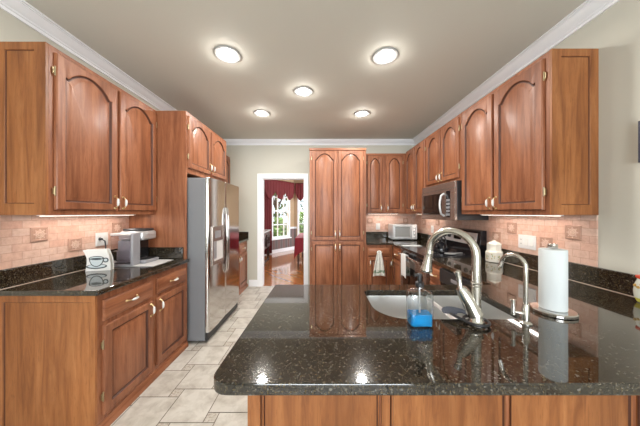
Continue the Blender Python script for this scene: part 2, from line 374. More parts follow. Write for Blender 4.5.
# ------------------------------------------------------------------ cabinet parts
def outline(w, h, sw, rail, A, e, y, n=25):
    """closed outline of a panel opening: rectangle whose head is a cathedral arch of rise A"""
    hw = w/2 - sw - e; zb = sw + e; pts = [(w/2 - hw, y, zb), (w/2 + hw, y, zb)]
    for k in range(n):
        q = 1 - 2*k/(n - 1)
        t = abs(q)
        g = max(0.0, math.cos(PI/2*min(1, t/0.86)))**0.72 if t < 0.86 else 0.0
        if t >= 0.80: g += -0.05*math.sin((min(t, 1) - 0.80)/0.2*PI)
        pts.append((w/2 + q*hw, y, h - rail - A*(1 - g) - e))
    return pts
def door_mesh(w, h, A=0.0, sw=0.052, rail=0.045, t=0.02):
    b = BM()
    if not A: rail = sw
    o = lambda e, y: outline(w, h, 0, 0, 0, e, y)
    n = lambda e, y: outline(w, h, sw, rail, A, e, y)
    loops(b, [o(0, 0), o(0, -t + .007), o(.002, -t + .003), o(.006, -t), n(-.003, -t), n(0, -t + .002), n(.004, -t + .009), n(.007, -t + .013), n(.013, -t + .013), n(.034, -t + .004), n(.037, -t + .003)],
          mis=[0, 0, 0, 0, 0, 1, 1, 1, 0, 0, 0])
    return b
def flat_panel(w, h, fr=(.05, .05, .05, .05), t=0.014):
    l, r, bt, tp = fr; b = BM(); o = lambda k, e, y: [(l*k + e, y, bt*k + e), (w - r*k - e, y, bt*k + e), (w - r*k - e, y, h - tp*k - e), (l*k + e, y, h - tp*k - e)]
    loops(b, [o(0, 0, 0), o(0, 0, -t), o(1, 0, -t), o(1, .003, -t + .003), o(1, .005, -t + .008), o(1, .007, -t + .008)], mis=[0, 0, 0, 1, 1, 0])
    return b
def drawer_mesh(w, h, t=0.02):
    b = BM(); o = lambda e, y: [(e, y, e), (w - e, y, e), (w - e, y, h - e), (e, y, h - e)]
    loops(b, [o(0, 0), o(0, -t + .010), o(.004, -t + .005), o(.010, -t + .002), o(.014, -t)])
    return b
def handle(parent, x, z, y=-0.02, vertical=True):
    """arched pull: brass feet and neck, white porcelain grip"""
    b = BM(); R = 0.048
    P = [(0, 0, -R), (0, -.014, -R*.86), (0, -.024, -R*.5), (0, -.027, 0), (0, -.024, R*.5), (0, -.014, R*.86), (0, 0, R)]
    tube(b, P, [.0055, .0042, .0045, .005, .0045, .0042, .0055], 10, 0)
    tube(b, [(0, -.0235, -R*.62), (0, -.026, -R*.4), (0, -.027, 0), (0, -.026, R*.4), (0, -.0235, R*.62)], [.004, .0082, .0095, .0082, .004], 12, 1)
    for q in (-R, R): tube(b, [(0, 0, q), (0, -.004, q)], [.0095, .0075], 12, 0)
    mw = T(x, y, z) @ (Matrix.Identity(4) if vertical else Matrix.Rotation(PI/2, 4, 'Y'))
    obj('handle', b, [M['brass'], M['porcelain']], parent, mw=mw)
def hinge(parent, x, z):
    b = BM(); tube(b, [(0, 0, -.024), (0, 0, .024)], .0045, 8); ball(b, (0, 0, .027), .005, 0, 1); ball(b, (0, 0, -.027), .005, 0, 1); box(b, -.010, .010, .003, .006, -.02, .02)
    obj('hinge', b, M['hinge'], parent, mw=T(x, -.012, z))
def add_door(c, x0, x1, z0, z1, A=0.0, hs=None, hz=0.0, hinges=True):
    d = obj('door', door_mesh(x1 - x0, z1 - z0, A), [M['wood'], M['glaze']], c, mw=T(x0, 0, z0), ang=28)
    if hs:
        handle(d, x1 - .026 if hs == 'r' else x0 + .026, hz)
        if hinges:
            hx = x0 - .004 if hs == 'r' else x1 + .004
            hinge(d, hx, z0 + .12); hinge(d, hx, z1 - .12)
    return d
def add_drawer(c, x0, x1, z0, z1, pull=True):
    d = obj('drawer', drawer_mesh(x1 - x0, z1 - z0), M['wood_h'], c, mw=T(x0, 0, z0))
    if pull: handle(d, (x0 + x1)/2, (z0 + z1)/2, vertical=False)
    return d
def carcass(c, w, h, d, near=None, shoe=False, fr=(.05, .05, .05, .05)):
    """near: 'lo' or 'hi' end of local x carries a framed side panel facing the camera"""
    x0, x1 = (0.014 if near == 'lo' else 0), (w - 0.014 if near == 'hi' else w)
    bx('body', M['wood'], c, x0, x1, 0, d, 0, h, bevel=0.002)
    if near == 'lo': obj('side_panel', flat_panel(d, h, fr), [M['panel_wood'], M['glaze_soft']], c, mw=T(0.014, d, 0) @ RZ(-PI/2))
    if near == 'hi': obj('side_panel', flat_panel(d, h, fr), [M['panel_wood'], M['glaze_soft']], c, mw=T(w - 0.014, 0, 0) @ RZ(PI/2))
    if shoe:
        b = BM(); P = [(0, 0), (-.022, 0), (-.022, .030), (-.015, .042), (-.008, .050), (-.006, .062), (0, .066)]
        loops(b, [[(x, y - .0005, z) for y, z in P] for x in (0, w)]); obj('base_shoe', b, M['wood_h'], c)
ZU0, ZU1 = 1.377, 2.458
HU = ZU1 - ZU0
# --- left wall
c = thing('wall_cabinet', 'two-door arched wall cabinet above the white cup stand and coffee maker', 'cabinet', (-1.71, 1.427, ZU0), PI/2, 'arched wall cabinets')
carcass(c, 0.959, HU, 0.289, 'lo', fr=(.03, .072, .07, .045))
add_door(c, .045, .487, .035, HU - .035, .085, 'r', .10); add_door(c, .513, .945, .035, HU - .035, .085, 'l', .10)
c = thing('base_cabinet', 'base cabinet with two drawers and two doors left of the refrigerator', 'cabinet', (-1.395, 1.42, 0), PI/2, 'base cabinets')
carcass(c, 0.966, 0.878, 0.604, 'lo', True, (.03, .030, .035, .042))
for x0, x1, hs in ((.045, .470, 'r'), (.525, .945, 'l')):
    add_drawer(c, x0, x1, .698, .832); add_door(c, x0, x1, .098, .668, 0, hs, .60)
c = thing('refrigerator_cabinet', 'tall panelled cabinet surround with two arched doors over the refrigerator', 'cabinet', (-1.397, 2.388, 0), PI/2)
bx('tall_panel', M['wood'], c, 0, .022, 0, .602, 0, ZU1, bevel=.002); bx('tall_panel', M['wood'], c, 1.0, 1.022, 0, .602, 0, ZU1, bevel=.002)
bx('body', M['wood'], c, .0225, .9995, 0, .602, 1.812, ZU1, bevel=.002)
add_door(c, .028, .503, 1.868, 2.418, .085, 'r', 1.955); add_door(c, .530, .985, 1.868, 2.418, .085, 'l', 1.955)
c = thing('wall_cabinet', 'wall cabinet mostly hidden beyond the refrigerator surround', 'cabinet', (-1.70, 3.412, ZU0 + .01), PI/2, 'arched wall cabinets')
carcass(c, 0.91, HU - .03, 0.299)
add_door(c, .03, .44, .03, HU - .07, .085, 'r', .10); add_door(c, .47, .88, .03, HU - .07, .085, 'l', .10)
c = thing('base_cabinet', 'narrow view of a base cabinet between the refrigerator and the doorway wall', 'cabinet', (-1.385, 3.414, 0), PI/2, 'base cabinets')
carcass(c, 0.92, 0.878, 0.612, None, True)
for x0, x1, hs in ((.03, .44, 'r'), (.48, .89, 'l')):
    add_drawer(c, x0, x1, .698, .832); add_door(c, x0, x1, .098, .668, 0, hs, .60)
# --- back wall
c = thing('pantry_cabinet', 'tall four-door pantry cabinet beside the white doorway', 'cabinet', (-.17, 3.706, 0), 0)
carcass(c, .915, 2.44, .632, None, True)
bm = BM(); box(bm, -.004, .919, -.012, .0, 2.40, 2.442); obj('top_rail', bm, M['wood_h'], c, .004)
add_door(c, .040, .443, .952, 2.392, .095, 'r', 1.05); add_door(c, .462, .868, .952, 2.392, .095, 'l', 1.05)
add_door(c, .040, .443, .098, .930, 0, 'r', .84); add_door(c, .462, .868, .098, .930, 0, 'l', .84)
c = thing('wall_cabinet', 'two-door arched wall cabinet on the back wall above the toaster oven', 'cabinet', (.747, 4.018, ZU0), 0, 'arched wall cabinets')
carcass(c, .758, 1.055, .320)
bm = BM(); box(bm, 0, .757, -.010, 0, 1.025, 1.057); obj('top_rail', bm, M['wood_h'], c, .003)
add_door(c, .083, .345, .030, 1.015, .08, 'r', .10); add_door(c, .408, .700, .030, 1.015, .08, 'l', .10)
c = thing('base_cabinet', 'base cabinet with a printed towel hanging from its drawer', 'cabinet', (.747, 3.685, 0), 0, 'base cabinets')
carcass(c, .42, 0.878, .652, None, True)
d = add_drawer(c, .03, .375, .700, .830, True); add_door(c, .03, .375, .098, .680, 0, 'l', .60)
# --- right wall
c = thing('wall_cabinet', 'two-door arched wall cabinet between the corner and the microwave', 'cabinet', (1.506, 4.016, ZU0), -PI/2, 'arched wall cabinets')
carcass(c, .775, HU - .004, .303)
add_door(c, .03, .385, .030, HU - .035, .085, 'r', .10); add_door(c, .405, .755, .030, HU - .035, .085, 'l', .10)
c = thing('wall_cabinet', 'short two-door arched cabinet directly above the microwave', 'cabinet', (1.506, 3.239, 1.742), -PI/2, 'arched wall cabinets')
carcass(c, .800, ZU1 - 1.742, .303)
add_door(c, .035, .393, .030, ZU1 - 1.742 - .035, .085, 'r', .09); add_door(c, .413, .775, .030, ZU1 - 1.742 - .035, .085, 'l', .09)
c = thing('wall_cabinet', 'nearest right-hand arched wall cabinet with a framed side panel', 'cabinet', (1.506, 2.437, ZU0), -PI/2, 'arched wall cabinets')
carcass(c, .950, HU, .303, 'hi', fr=(.062, .052, .065, .045))
add_door(c, .030, .452, .035, HU - .035, .085, 'r', .10); add_door(c, .475, .905, .035, HU - .035, .085, 'l', .10)
c = thing('base_cabinet', 'base cabinet with a drawer and door left of the range', 'cabinet', (1.17, 3.655, 0), -PI/2, 'base cabinets')
carcass(c, .426, 0.878, .60, None, True)
add_drawer(c, .03, .40, .700, .830); add_door(c, .03, .40, .098, .680, 0, 'l', .60)
c = thing('base_cabinet', 'narrow base cabinet with stacked drawers between range and dishwasher', 'cabinet', (1.17, 2.433, 0), -PI/2, 'base cabinets')
carcass(c, .245, 0.878, .60, None, True)
for z0, z1 in ((.70, .83), (.42, .68), (.11, .40)): add_drawer(c, .02, .225, z0, z1)
# under-cabinet lamps
def under(loc, ln, rz, power, label):
    t = thing('under_cabinet_light', label, 'light', loc, rz, 'strip lights under the wall cabinets')
    bx('housing', M['white'], t, -ln/2, ln/2, -.03, .03, -.006, 0, bevel=.002); bx('lens', M['strip'], t, -ln/2 + .01, ln/2 - .01, -.02, .02, -.008, -.0062)
    area('lamp', (0, 0, -.010), (0, 0, 0), ln - .03, .04, power, (1.0, .90, .82), t)
under((-1.86, 1.90, ZU0 - .001), .75, PI/2, UNDER_W, 'strip light under the left wall cabinet')
under((1.66, 1.96, ZU0 - .001), .75, PI/2, UNDER_W, 'strip light under the nearest right wall cabinet')
under((1.15, 4.20, ZU0 - .001), .55, 0, UNDER_W*.7, 'strip light under the back wall cabinet')
under((1.67, 3.62, ZU0 - .001), .55, PI/2, UNDER_W*.7, 'strip light under the corner wall cabinet')

# ------------------------------------------------------------------ worktops
ZK, TK = 0.914, 0.035
def rounded(poly, rad):
    """polygon with each corner rounded; rad per corner"""
    out = []; n = len(poly)
    for k in range(n):
        p, a, b = Vector(poly[k]), Vector(poly[k-1]), Vector(poly[(k+1) % n]); r = rad[k]
        if r <= 0: out.append(tuple(p)); continue
        u, w = (a - p).normalized(), (b - p).normalized(); half = math.acos(max(-1, min(1, u.dot(w))))/2
        d = r/math.tan(half); c = p + (u + w).normalized()*(r/math.sin(half)); s, e = p + u*d - c, p + w*d - c
        m = max(4, int(r*60) + 4); a0 = math.atan2(s.y, s.x); da = math.atan2(e.y, e.x) - a0
        while da > PI: da -= 2*PI
        while da < -PI: da += 2*PI
        for i in range(m + 1): out.append((c.x + r*math.cos(a0 + da*i/m), c.y + r*math.sin(a0 + da*i/m)))
    return out
M['caulk'] = mat('pale_seam', (0.50, 0.40, 0.33), 0.5)  # pale strip along the joint of worktop and splash
def slab(name, outer, hole, parent, z1=ZK, t=TK, bevel=.008):
    b = BM(); es = []
    for lp in [outer] + ([hole] if hole else []):
        vs = [b.verts.new((x, y, z1 - t)) for x, y in lp]; es += [b.edges.new((vs[i], vs[(i+1) % len(vs)])) for i in range(len(vs))]
    bmesh.ops.triangle_fill(b, use_beauty=True, use_dissolve=False, edges=es)
    bmesh.ops.dissolve_limit(b, angle_limit=.01, verts=b.verts, edges=b.edges)
    r = bmesh.ops.extrude_face_region(b, geom=list(b.faces))
    bmesh.ops.translate(b, vec=(0, 0, t), verts=[v for v in r['geom'] if isinstance(v, bmesh.types.BMVert)])
    return obj(name, b, M['granite'], parent, bevel, 3)
t = thing('countertop', 'polished granite worktop under the coffee maker left of the refrigerator', 'countertop', (0, 0, 0))
slab('slab', rounded([(XL + .001, 1.40), (-1.36, 1.40), (-1.36, 2.386), (XL + .001, 2.386)], [0, .015, 0, 0]), None, t, ZK, .034, .008)
bx('splash', M['granite'], t, XL + .001, XL + .021, 1.401, 2.365, ZK, 1.035, bevel=.003); bx('splash', M['granite'], t, XL + .001, -1.42, 2.3655, 2.386, ZK, 1.035, bevel=.003)
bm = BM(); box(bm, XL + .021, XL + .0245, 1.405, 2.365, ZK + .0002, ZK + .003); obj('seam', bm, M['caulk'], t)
t = thing('countertop', 'granite worktop seen past the refrigerator by the doorway', 'countertop')
slab('slab', [(XL + .001, 3.414), (-1.35, 3.414), (-1.35, YB - .001), (XL + .001, YB - .001)], None, t, ZK, .034, .008)
bx('splash', M['granite'], t, XL + .022, -1.352, YB - .022, YB - .001, ZK, 1.035, bevel=.003)
t = thing('countertop', 'corner granite worktop under the toaster oven beyond the range', 'countertop')
slab('slab', [(.747, 3.655), (1.145, 3.655), (1.145, 3.228), (XR - .011, 3.228), (XR - .011, YB - .011), (.747, YB - .011)], None, t, ZK, .034, .008)
bx('splash', M['granite'], t, .747, XR - .032, YB - .032, YB - .011, ZK, 1.035, bevel=.003); bx('splash', M['granite'], t, XR - .0315, XR - .011, 3.228, YB - .011, ZK, 1.035, bevel=.003)
t = thing('countertop', 'large dark granite peninsula worktop with the sink cut into it', 'countertop')
outer = rounded([(-.316, .639), (XR - .011, .639), (XR - .011, 2.433), (1.145, 2.433), (1.145, 1.525), (-.298, 1.525)], [.05, 0, 0, 0, .02, .02])
SX0, SX1, SY0, SY1 = .268, .945, 1.030, 1.412
sink_o = rounded([(SX0, SY0), (SX1, SY0), (SX1, SY1), (SX0, SY1)], [.15, .09, .05, .04])
slab('slab', outer, list(reversed(sink_o)), t)
bx('splash', M['granite'], t, XR - .031, XR - .0115, .64, 2.433, ZK, 1.040, bevel=.003)
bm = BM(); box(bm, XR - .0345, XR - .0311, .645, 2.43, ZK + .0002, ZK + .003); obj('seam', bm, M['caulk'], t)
# peninsula base
t = thing('peninsula_base', 'panelled wooden base under the granite peninsula', 'cabinet')
bm = BM(); X0, X1, Y0, Y1, zt = -.281, XR - .002, .895, 1.495, .878
box(bm, X0, X1, Y0, Y0 + .02, 0, zt); box(bm, X0, X0 + .02, Y0 + .0201, Y1, 0, zt); box(bm, X0 + .0201, 1.14, Y1 - .02, Y1, .1, zt)
obj('body', bm, M['wood'], t, .0015)
def back_panel(x0, x1):
    b = BM(); o = lambda e, y: [(x0 + e, y, .10 + e), (x1 - e, y, .10 + e), (x1 - e, y, zt - e*.4), (x0 + e, y, zt - e*.4)]
    loops(b, [o(0, Y0 - .0002), o(0, Y0 - .004), o(.003, Y0 - .009), o(.008, Y0 - .009), o(.011, Y0 - .004), o(.012, Y0 - .003)], mis=[0, 1, 0, 1, 1, 0])
    obj('panel', b, [M['panel_wood'], M['glaze']], t)
for a, b_ in ((-.226, .232), (.274, .722), (.738, 1.212), (1.235, 1.80)): back_panel(a, b_)
for a, b_ in ((X0 + .001, -.230), (.238, .270)): bx('stile', M['panel_wood'], t, a, b_, Y0 - .012, Y0 - .0003, 0, zt, bevel=.002)
# sink
t = thing('sink', 'stainless double-bowl sink set under the granite', 'sink', (0, 0, 0))
def bowl(name, poly, depth):
    cx = sum(p[0] for p in poly)/len(poly); cy = sum(p[1] for p in poly)/len(poly)
    q = lambda e, z: [(cx + (x - cx)*e, cy + (y - cy)*e, z) for x, y in poly]
    z = ZK - TK - .001; b = BM()
    loops(b, [q(1.05, z), q(1.0, z), q(.985, z - .01), q(.965, z - depth*.8), q(.93, z - depth*.95), q(.82, z - depth), q(.10, z - depth - .006)], False, True)
    o = obj(name, b, M['sink'], t); m = o.modifiers.new('thickness', 'SOLIDIFY'); m.thickness = .002; m.offset = -1
    d = BM(); lathe(d, [(.042, 0), (.042, .003), (.034, .004), (.028, .001), (.01, .001)], (cx, cy, z - depth - .003), 20); obj('drain', d, M['nickel'], o)
bowl('bowl', rounded([(SX0 - .008, SY0 - .008), (.632, SY0 - .008), (.632, SY1 + .008), (SX0 - .008, SY1 + .008)], [.15, .05, .05, .045]), .20)
bowl('bowl', rounded([(.662, SY0 - .008), (SX1 + .008, SY0 - .008), (SX1 + .008, SY1 + .008), (.662, SY1 + .008)], [.05, .09, .055, .05]), .18)
bx('divider', M['sink'], t, .6375, .6565, SY0 + .005, SY1 - .005, ZK - TK - .012, ZK - TK - .0005, bevel=.004)

# ------------------------------------------------------------------ appliances
t = thing('refrigerator', 'stainless side-by-side refrigerator with a dispenser in the left door', 'refrigerator', (-1.22, 2.432, 0), PI/2)
w = .912
bm = BM(); box(bm, 0, w, .004, .70, .03, 1.765); obj('body', bm, M['fridge_side'], t, .006)
def fdoor(x0, x1):
    b = BM(); prf = [(x0, 0), (x0, -.022), (x0 + .006, -.034), (x0 + .018, -.042), (x0 + (x1 - x0)*.5, -.049), (x1 - .018, -.042), (x1 - .006, -.034), (x1, -.022), (x1, 0)]
    loops(b, [[(x, y, z) for x, y in prf] for z in (.115, 1.772)]); return obj('door', b, [M['steel']], t, .003, ang=30)
fz, fr = fdoor(.002, .420), fdoor(.426, w - .002)
bx('grille', M['black_m'], t, .01, w - .01, -.02, .003, .022, .108, bevel=.003)
for x in (.08, .83): bx('foot', M['black_m'], t, x - .03, x + .03, .05, .10, 0, .03)
for x, dd in ((.398, fz), (.450, fr)):
    b = BM(); tube(b, [(x, -.040, .66), (x, -.060, .69), (x, -.070, .82), (x, -.074, 1.05), (x, -.070, 1.30), (x, -.060, 1.43), (x, -.040, 1.46)], [.008, .009, .010, .010, .010, .009, .008], 12)
    obj('handle', b, M['steel'], dd)
b = BM()
def frame_ring(b, x0, x1, z0, z1, y, fw, dp, mi=0):
    box(b, x0, x0 + fw, y - dp, y, z0, z1, mi); box(b, x1 - fw, x1, y - dp, y, z0, z1, mi); box(b, x0 + fw, x1 - fw, y - dp, y, z0, z0 + fw, mi); box(b, x0 + fw, x1 - fw, y - dp, y, z1 - fw, z1, mi)
frame_ring(b, .055, .345, .82, 1.24, -.042, .022, .016, 0); box(b, .077, .323, -.054, -.043, 1.075, 1.218, 0); box(b, .077, .323, -.050, -.043, .842, 1.074, 2)
box(b, .08, .16, -.0515, -.0505, .88, 1.07, 1); box(b, .11, .26, -.056, -.0545, 1.11, 1.19, 1); box(b, .082, .318, -.062, -.0505, .842, .858, 0)
obj('dispenser', b, [M['dksteel'], M['greyp'], M['plate']], fz, .002)
t = thing('microwave', 'stainless over-the-range microwave under the short arched cabinet', 'microwave', (1.44, 3.226, 1.31), -PI/2)
w, h = .785, .428
bm = BM(); box(bm, 0, w, .022, .358, .004, h); obj('body', bm, M['black_m'], t, .003)
b = BM(); box(b, 0, w, 0, .0215, h - .075, h); obj('vent_panel', b, M['dksteel'], t, .003)
b = BM(); box(b, 0, .60, -.006, .0215, 0, h - .078); box(b, .05, .52, -.0075, -.0055, .06, h - .115, 1); d = obj('door', b, [M['dksteel'], M['dkglass']], t, .002)
b = BM(); tube(b, [(.575, -.004, .045), (.575, -.038, .07), (.575, -.052, .13), (.575, -.056, .175), (.575, -.052, .22), (.575, -.038, .28), (.575, -.004, .305)], .0115, 12); obj('handle', b, M['silver'], d)
b = BM(); box(b, .603, w, -.004, .0215, 0, h - .078); box(b, .62, .70, -.005, -.0035, .03, h - .10, 1)
for i in range(5):
    for j in range(3): box(b, .625 + j*.024, .643 + j*.024, -.0062, -.0045, .05 + i*.04, .075 + i*.04, 2)
obj('control_panel', b, [M['dksteel'], M['black'], M['greyp']], t, .001)
# range
t = thing('range', 'black and stainless freestanding range below the microwave', 'stove', (1.17, 3.223, 0), -PI/2)
w = .784
bm = BM(); box(bm, .002, w - .002, 0, .60, .09, .900); obj('body', bm, M['black_m'], t, .003)
bx('cooktop', M['black'], t, 0, w, -.035, .52, .901, .922, bevel=.005)
b = BM()
for x, y, r in ((.2, .12, .10), (.58, .12, .085), (.2, .38, .085), (.58, .38, .10)): ring(b, (x, y, .9215), r, .0012, 'z', 30, 6)
obj('burner_rings', b, M['greyp'], t)
b = BM(); loops(b, [[(x, y, z) for y, z in ((.521, .90), (.521, .95), (.545, 1.185), (.575, 1.20), (.607, 1.20), (.607, .90))] for x in (.0, w)]); bg_ = obj('backguard', b, M['black'], t, .004)
b = BM(); loops(b, [[(x, y, z) for y, z in ((.528, 1.035), (.5395, 1.168), (.546, 1.168), (.534, 1.035))] for x in (.05, w - .05)]); obj('control_panel', b, M['silver'], bg_, ang=20)
def knob(parent, c, r, dirv, m='black_m', name='knob'):
    b = BM(); c = Vector(c); dv = Vector(dirv).normalized(); tube(b, [c, c + dv*.008, c + dv*.022, c + dv*.026], [r*1.1, r, r*.85, r*.6], 16); obj(name, b, M[m], parent)
for x in (.12, .22, .56, .66): knob(bg_, (x, .534, 1.10), .024, (0, -1, .1))
bx('display', M['dkglass'], bg_, .32, .46, .524, .5338, 1.07, 1.13)
b = BM(); box(b, .004, w - .004, -.038, -.0005, .235, .800); box(b, .085, w - .085, -.0395, -.0375, .33, .70, 1); d = obj('oven_door', b, [M['dksteel'], M['dkglass']], t, .003)
b = BM(); tube(b, [(.06, -.08, .835), (w - .06, -.08, .835)], .012, 12)
for x in (.09, w - .09): tube(b, [(x, -.08, .835), (x, -.055, .815), (x, -.037, .785)], .009, 10)
obj('handle', b, M['dksteel'], d)
bx('vent_strip', M['black'], t, .004, w - .004, -.03, -.0005, .803, .898, bevel=.003)
bx('storage_drawer', M['dksteel'], t, .004, w - .004, -.036, -.0005, .06, .23, bevel=.004)
for x in (.05, w - .05):
    for y in (.05, .55): bx('foot', M['black_m'], t, x - .02, x + .02, y - .02, y + .02, 0, .0895)
# dishwasher
t = thing('dishwasher', 'black dishwasher beside the narrow drawer cabinet', 'dishwasher', (1.17, 2.185, 0), -PI/2)
bx('body', M['black_m'], t, .003, .603, 0, .57, .09, .872); d = bx('door', M['black'], t, .003, .603, -.025, -.0005, .12, .74, bevel=.004)
b = BM(); box(b, .003, .603, -.032, -.0005, .745, .868); box(b, .20, .40, -.038, -.0325, .79, .82, 1); obj('control_panel', b, [M['black_m'], M['greyp']], t, .003); bx('toe_panel', M['black_m'], t, .003, .603, .02, .04, 0, .0895)
# toaster oven
t = thing('toaster_oven', 'silver toaster oven with glass door in the back corner', 'toaster oven', (1.262, 3.975, ZK + .0005), 0)
w, h = .425, .275
bx('body', M['silver'], t, 0, w, 0, .27, .016, h, bevel=.008)
b = BM(); frame_ring(b, .014, .325, .035, h - .016, -.0005, .026, .014); box(b, .04, .299, -.008, -.003, .061, h - .042, 1); d = obj('door', b, [M['silver'], M['toasterglass']], t, .002)
b = BM(); tube(b, [(.05, -.03, h - .03), (.29, -.03, h - .03)], .006, 10); [tube(b, [(x, -.03, h - .03), (x, -.0145, h - .03)], .005, 8) for x in (.06, .28)]; obj('handle', b, M['silver'], d)
bx('control_panel', M['plate'], t, .330, w - .006, -.008, -.0005, .026, h - .008, bevel=.002)
for z in (.065, .118, .171, .224): knob(t, (.375, -.0085, z), .019, (0, -1, 0), 'silver')
for x in (.03, w - .03):
    for y in (.03, .24): b = BM(); lathe(b, [(.010, 0), (.014, .017)], (x, y, 0), 12); obj('foot', b, M['black_m'], t)

# ------------------------------------------------------------------ ceiling lights
def can():
    t = thing('recessed_light', 'x', 'light', (0, 0, ZC), 0, 'recessed ceiling lights')
    b = BM(); lathe(b, [(.110, -.0005), (.110, -.005), (.104, -.011), (.092, -.012), (.080, -.008), (.072, -.004), (.072, -.0006)], seg=40, cap0=False, cap1=False); obj('trim_ring', b, M['ring'], t)
    b = BM(); lathe(b, [(.0715, -.001), (.066, -.006), (.056, -.010), (.03, -.013), (.004, -.014)], seg=32); obj('lens', b, M['lens'], t)
    area('lamp', (0, 0, -.022), (0, 0, 0), .11, 0, LAMP_W, (1.0, .965, .91), t, True)
    l = bpy.data.lights.new('bulb', 'POINT'); l.energy = LAMP_W*.15; l.color = (1.0, .965, .91); l.shadow_soft_size = .03  # extra light added below the lens to make the glow on the ceiling
    o = bpy.data.objects.new('bulb', l); COL.objects.link(o); o.location = (0, 0, -.055); o.parent = t
    return t
c0 = can()
spots = [(-.80, 1.985, 'recessed ceiling light nearest the camera on the left'), (.57, 2.005, 'recessed ceiling light nearest the camera on the right'),
         (-.187, 2.59, 'single recessed ceiling light in the middle of the five'), (-.80, 3.15, 'far left recessed ceiling light toward the refrigerator'), (.58, 3.165, 'far right recessed ceiling light toward the back cabinets')]
for k, (x, y, lb) in enumerate(spots):
    if k == 0: c0.location = (x, y, ZC); c0['label'] = lb
    else: dup(c0, (x, y, ZC), None, lb)

# ------------------------------------------------------------------ outlets
def plate(label, c, rz, w, h, kinds):
    t = thing('outlet_plate', label, 'outlet', c, rz)
    bx('cover', M['plate'], t, -w/2, w/2, -.007, 0, -h/2, h/2, bevel=.002)
    n = len(kinds)
    for k, kd in enumerate(kinds):
        x = (k - (n - 1)/2)*(w/n*.92)
        if kd == 'rocker': bx('rocker', M['porcelain'], t, x - .016, x + .016, -.011, -.0072, -.033, .033, bevel=.002)
        else:
            b = BM(); box(b, x - .017, x + .017, -.009, -.0072, -.034, .034)
            for z in (-.018, .018):
                for dx in (-.006, .006): box(b, x + dx - .0012, x + dx + .0012, -.0096, -.0088, z - .005, z + .005, 1)
            obj('socket', b, [M['porcelain'], M['slot']], t)
    return t
plate('white outlet plate with a black plug behind the coffee maker', (XL + .011, 2.085, 1.152), PI/2, .115, .118, ['socket', 'rocker'])
plate('white three-gang outlet and switch plate on the right backsplash', (XR - .011, 1.988, 1.138), -PI/2, .165, .118, ['socket', 'rocker', 'rocker'])
plate('small white outlet plate on the back wall left of the toaster oven', (1.095, YB - .011, 1.135), 0, .075, .118, ['rocker'])
plate('white outlet plate on the right backsplash between kettle and toaster oven', (XR - .011, 3.66, 1.13), -PI/2, .075, .118, ['socket'])

# ------------------------------------------------------------------ faucets and sink side
t = thing('faucet', 'tall brushed nickel gooseneck kitchen faucet beside the sink', 'faucet', (.672, .985, ZK + .0006))
def arc(p0, p1, ztop, n=16):
    """half circle from above p0 to above p1 in the vertical plane through both"""
    a, b = Vector((*p0, 0)), Vector((*p1, 0)); c = (a + b)/2; r = (b - a).length/2; d = (a - b).normalized()
    return [Vector((c.x, c.y, ztop - r)) + d*(r*math.cos(PI*k/n)) + Vector((0, 0, r*math.sin(PI*k/n))) for k in range(n + 1)]
HX, HY = -.122, .165
neck = [(0, 0, .0), (0, 0, .10), (0, 0, .2)] + arc((0, 0), (HX, HY), .392)
neck = [Vector(p) for p in neck]
bm = BM(); tube(bm, neck, [.021, .0185, .018] + [.0165]*(len(neck) - 3), 18)
obj('neck', bm, M['nickel'], t)
bm = BM(); lathe(bm, [(.034, 0), (.034, .006), (.029, .012), (.024, .03), (.022, .05)], (0, 0, 0), 28); obj('base', bm, M['nickel'], t)
bm = BM(); ring(bm, (0, 0, .175), .0185, .004, 'z', 24, 8); ring(bm, (0, 0, .162), .0185, .003, 'z', 24, 8); obj('collar', bm, M['nickel'], t)
e = neck[-1]; hd = Vector((-.10, .12, -1)).normalized()
bm = BM(); pr = [(0, .0165), (.010, .0185), (.013, .0195), (.018, .0185), (.03, .0185), (.07, .022), (.10, .028), (.108, .029), (.112, .027), (.112, .02)]
tube(bm, [e + hd*(q) for q, r in pr[:-1]], [r for q, r in pr[:-1]], 20); obj('spray_head', bm, M['nickel'], t)
bm = BM(); tube(bm, [(-.004, -.004, .035), (-.022, .010, .085), (-.040, .022, .125), (-.050, .028, .145)], [.031, .030, .027, .021], 18)
hb = obj('valve_body', bm, M['nickel'], t)
bm = BM(); tube(bm, [(-.050, .028, .143), (-.052, .030, .160), (-.054, .034, .185), (-.058, .038, .212), (-.060, .040, .218)], [.013, .010, .0115, .0165, .013], 14); obj('lever', bm, M['nickel'], hb)
t = thing('sponge_rest', 'slate grey curved sponge rest looped around the faucet base', 'sponge holder', (.672, .985, ZK + .0006))
bm = BM(); P = []
for k in range(13):
    a = PI*(1.02 - 1.15*k/12); P.append(a)
outer_l = [(-.054 + .056*math.cos(a), .058 + .062*math.sin(a)) for a in P]; inner_l = [(-.040 + .018*math.cos(a), .040 + .016*math.sin(a)) for a in P]
lp = outer_l + list(reversed(inner_l))
loops(bm, [[(x, y, .020) for x, y in lp], [(x, y, .026) for x, y in lp]]); obj('tray', bm, M['slate'], t, .002)
bm = BM(); R2 = .046
pts = [(-.085, .045, .023), (-.065, .01, .018)] + [(R2*math.cos(a), R2*math.sin(a), .012) for a in [PI*1.05 + k*2*PI*.93/22 for k in range(23)]]
tube(bm, pts, .006, 10); obj('loop', bm, M['black_m'], t)
t = thing('water_tap', 'slim nickel filtered-water tap with curved spout near the paper towels', 'faucet', (.885, .985, ZK + .0006))
pts = [(0, 0, 0), (0, 0, .10), (0, 0, .2)] + arc((0, 0), (-.030, .094), .288, 14) ; pts = [Vector(p) for p in pts]; pts.append(pts[-1] + Vector((-.004, .006, -.02)))
bm = BM(); tube(bm, pts, [.0085]*len(pts), 12); obj('spout', bm, M['nickel'], t)
bm = BM(); lathe(bm, [(.022, 0), (.022, .004), (.016, .008), (.013, .012), (.013, .078), (.010, .084)], seg=20); obj('base', bm, M['nickel'], t)
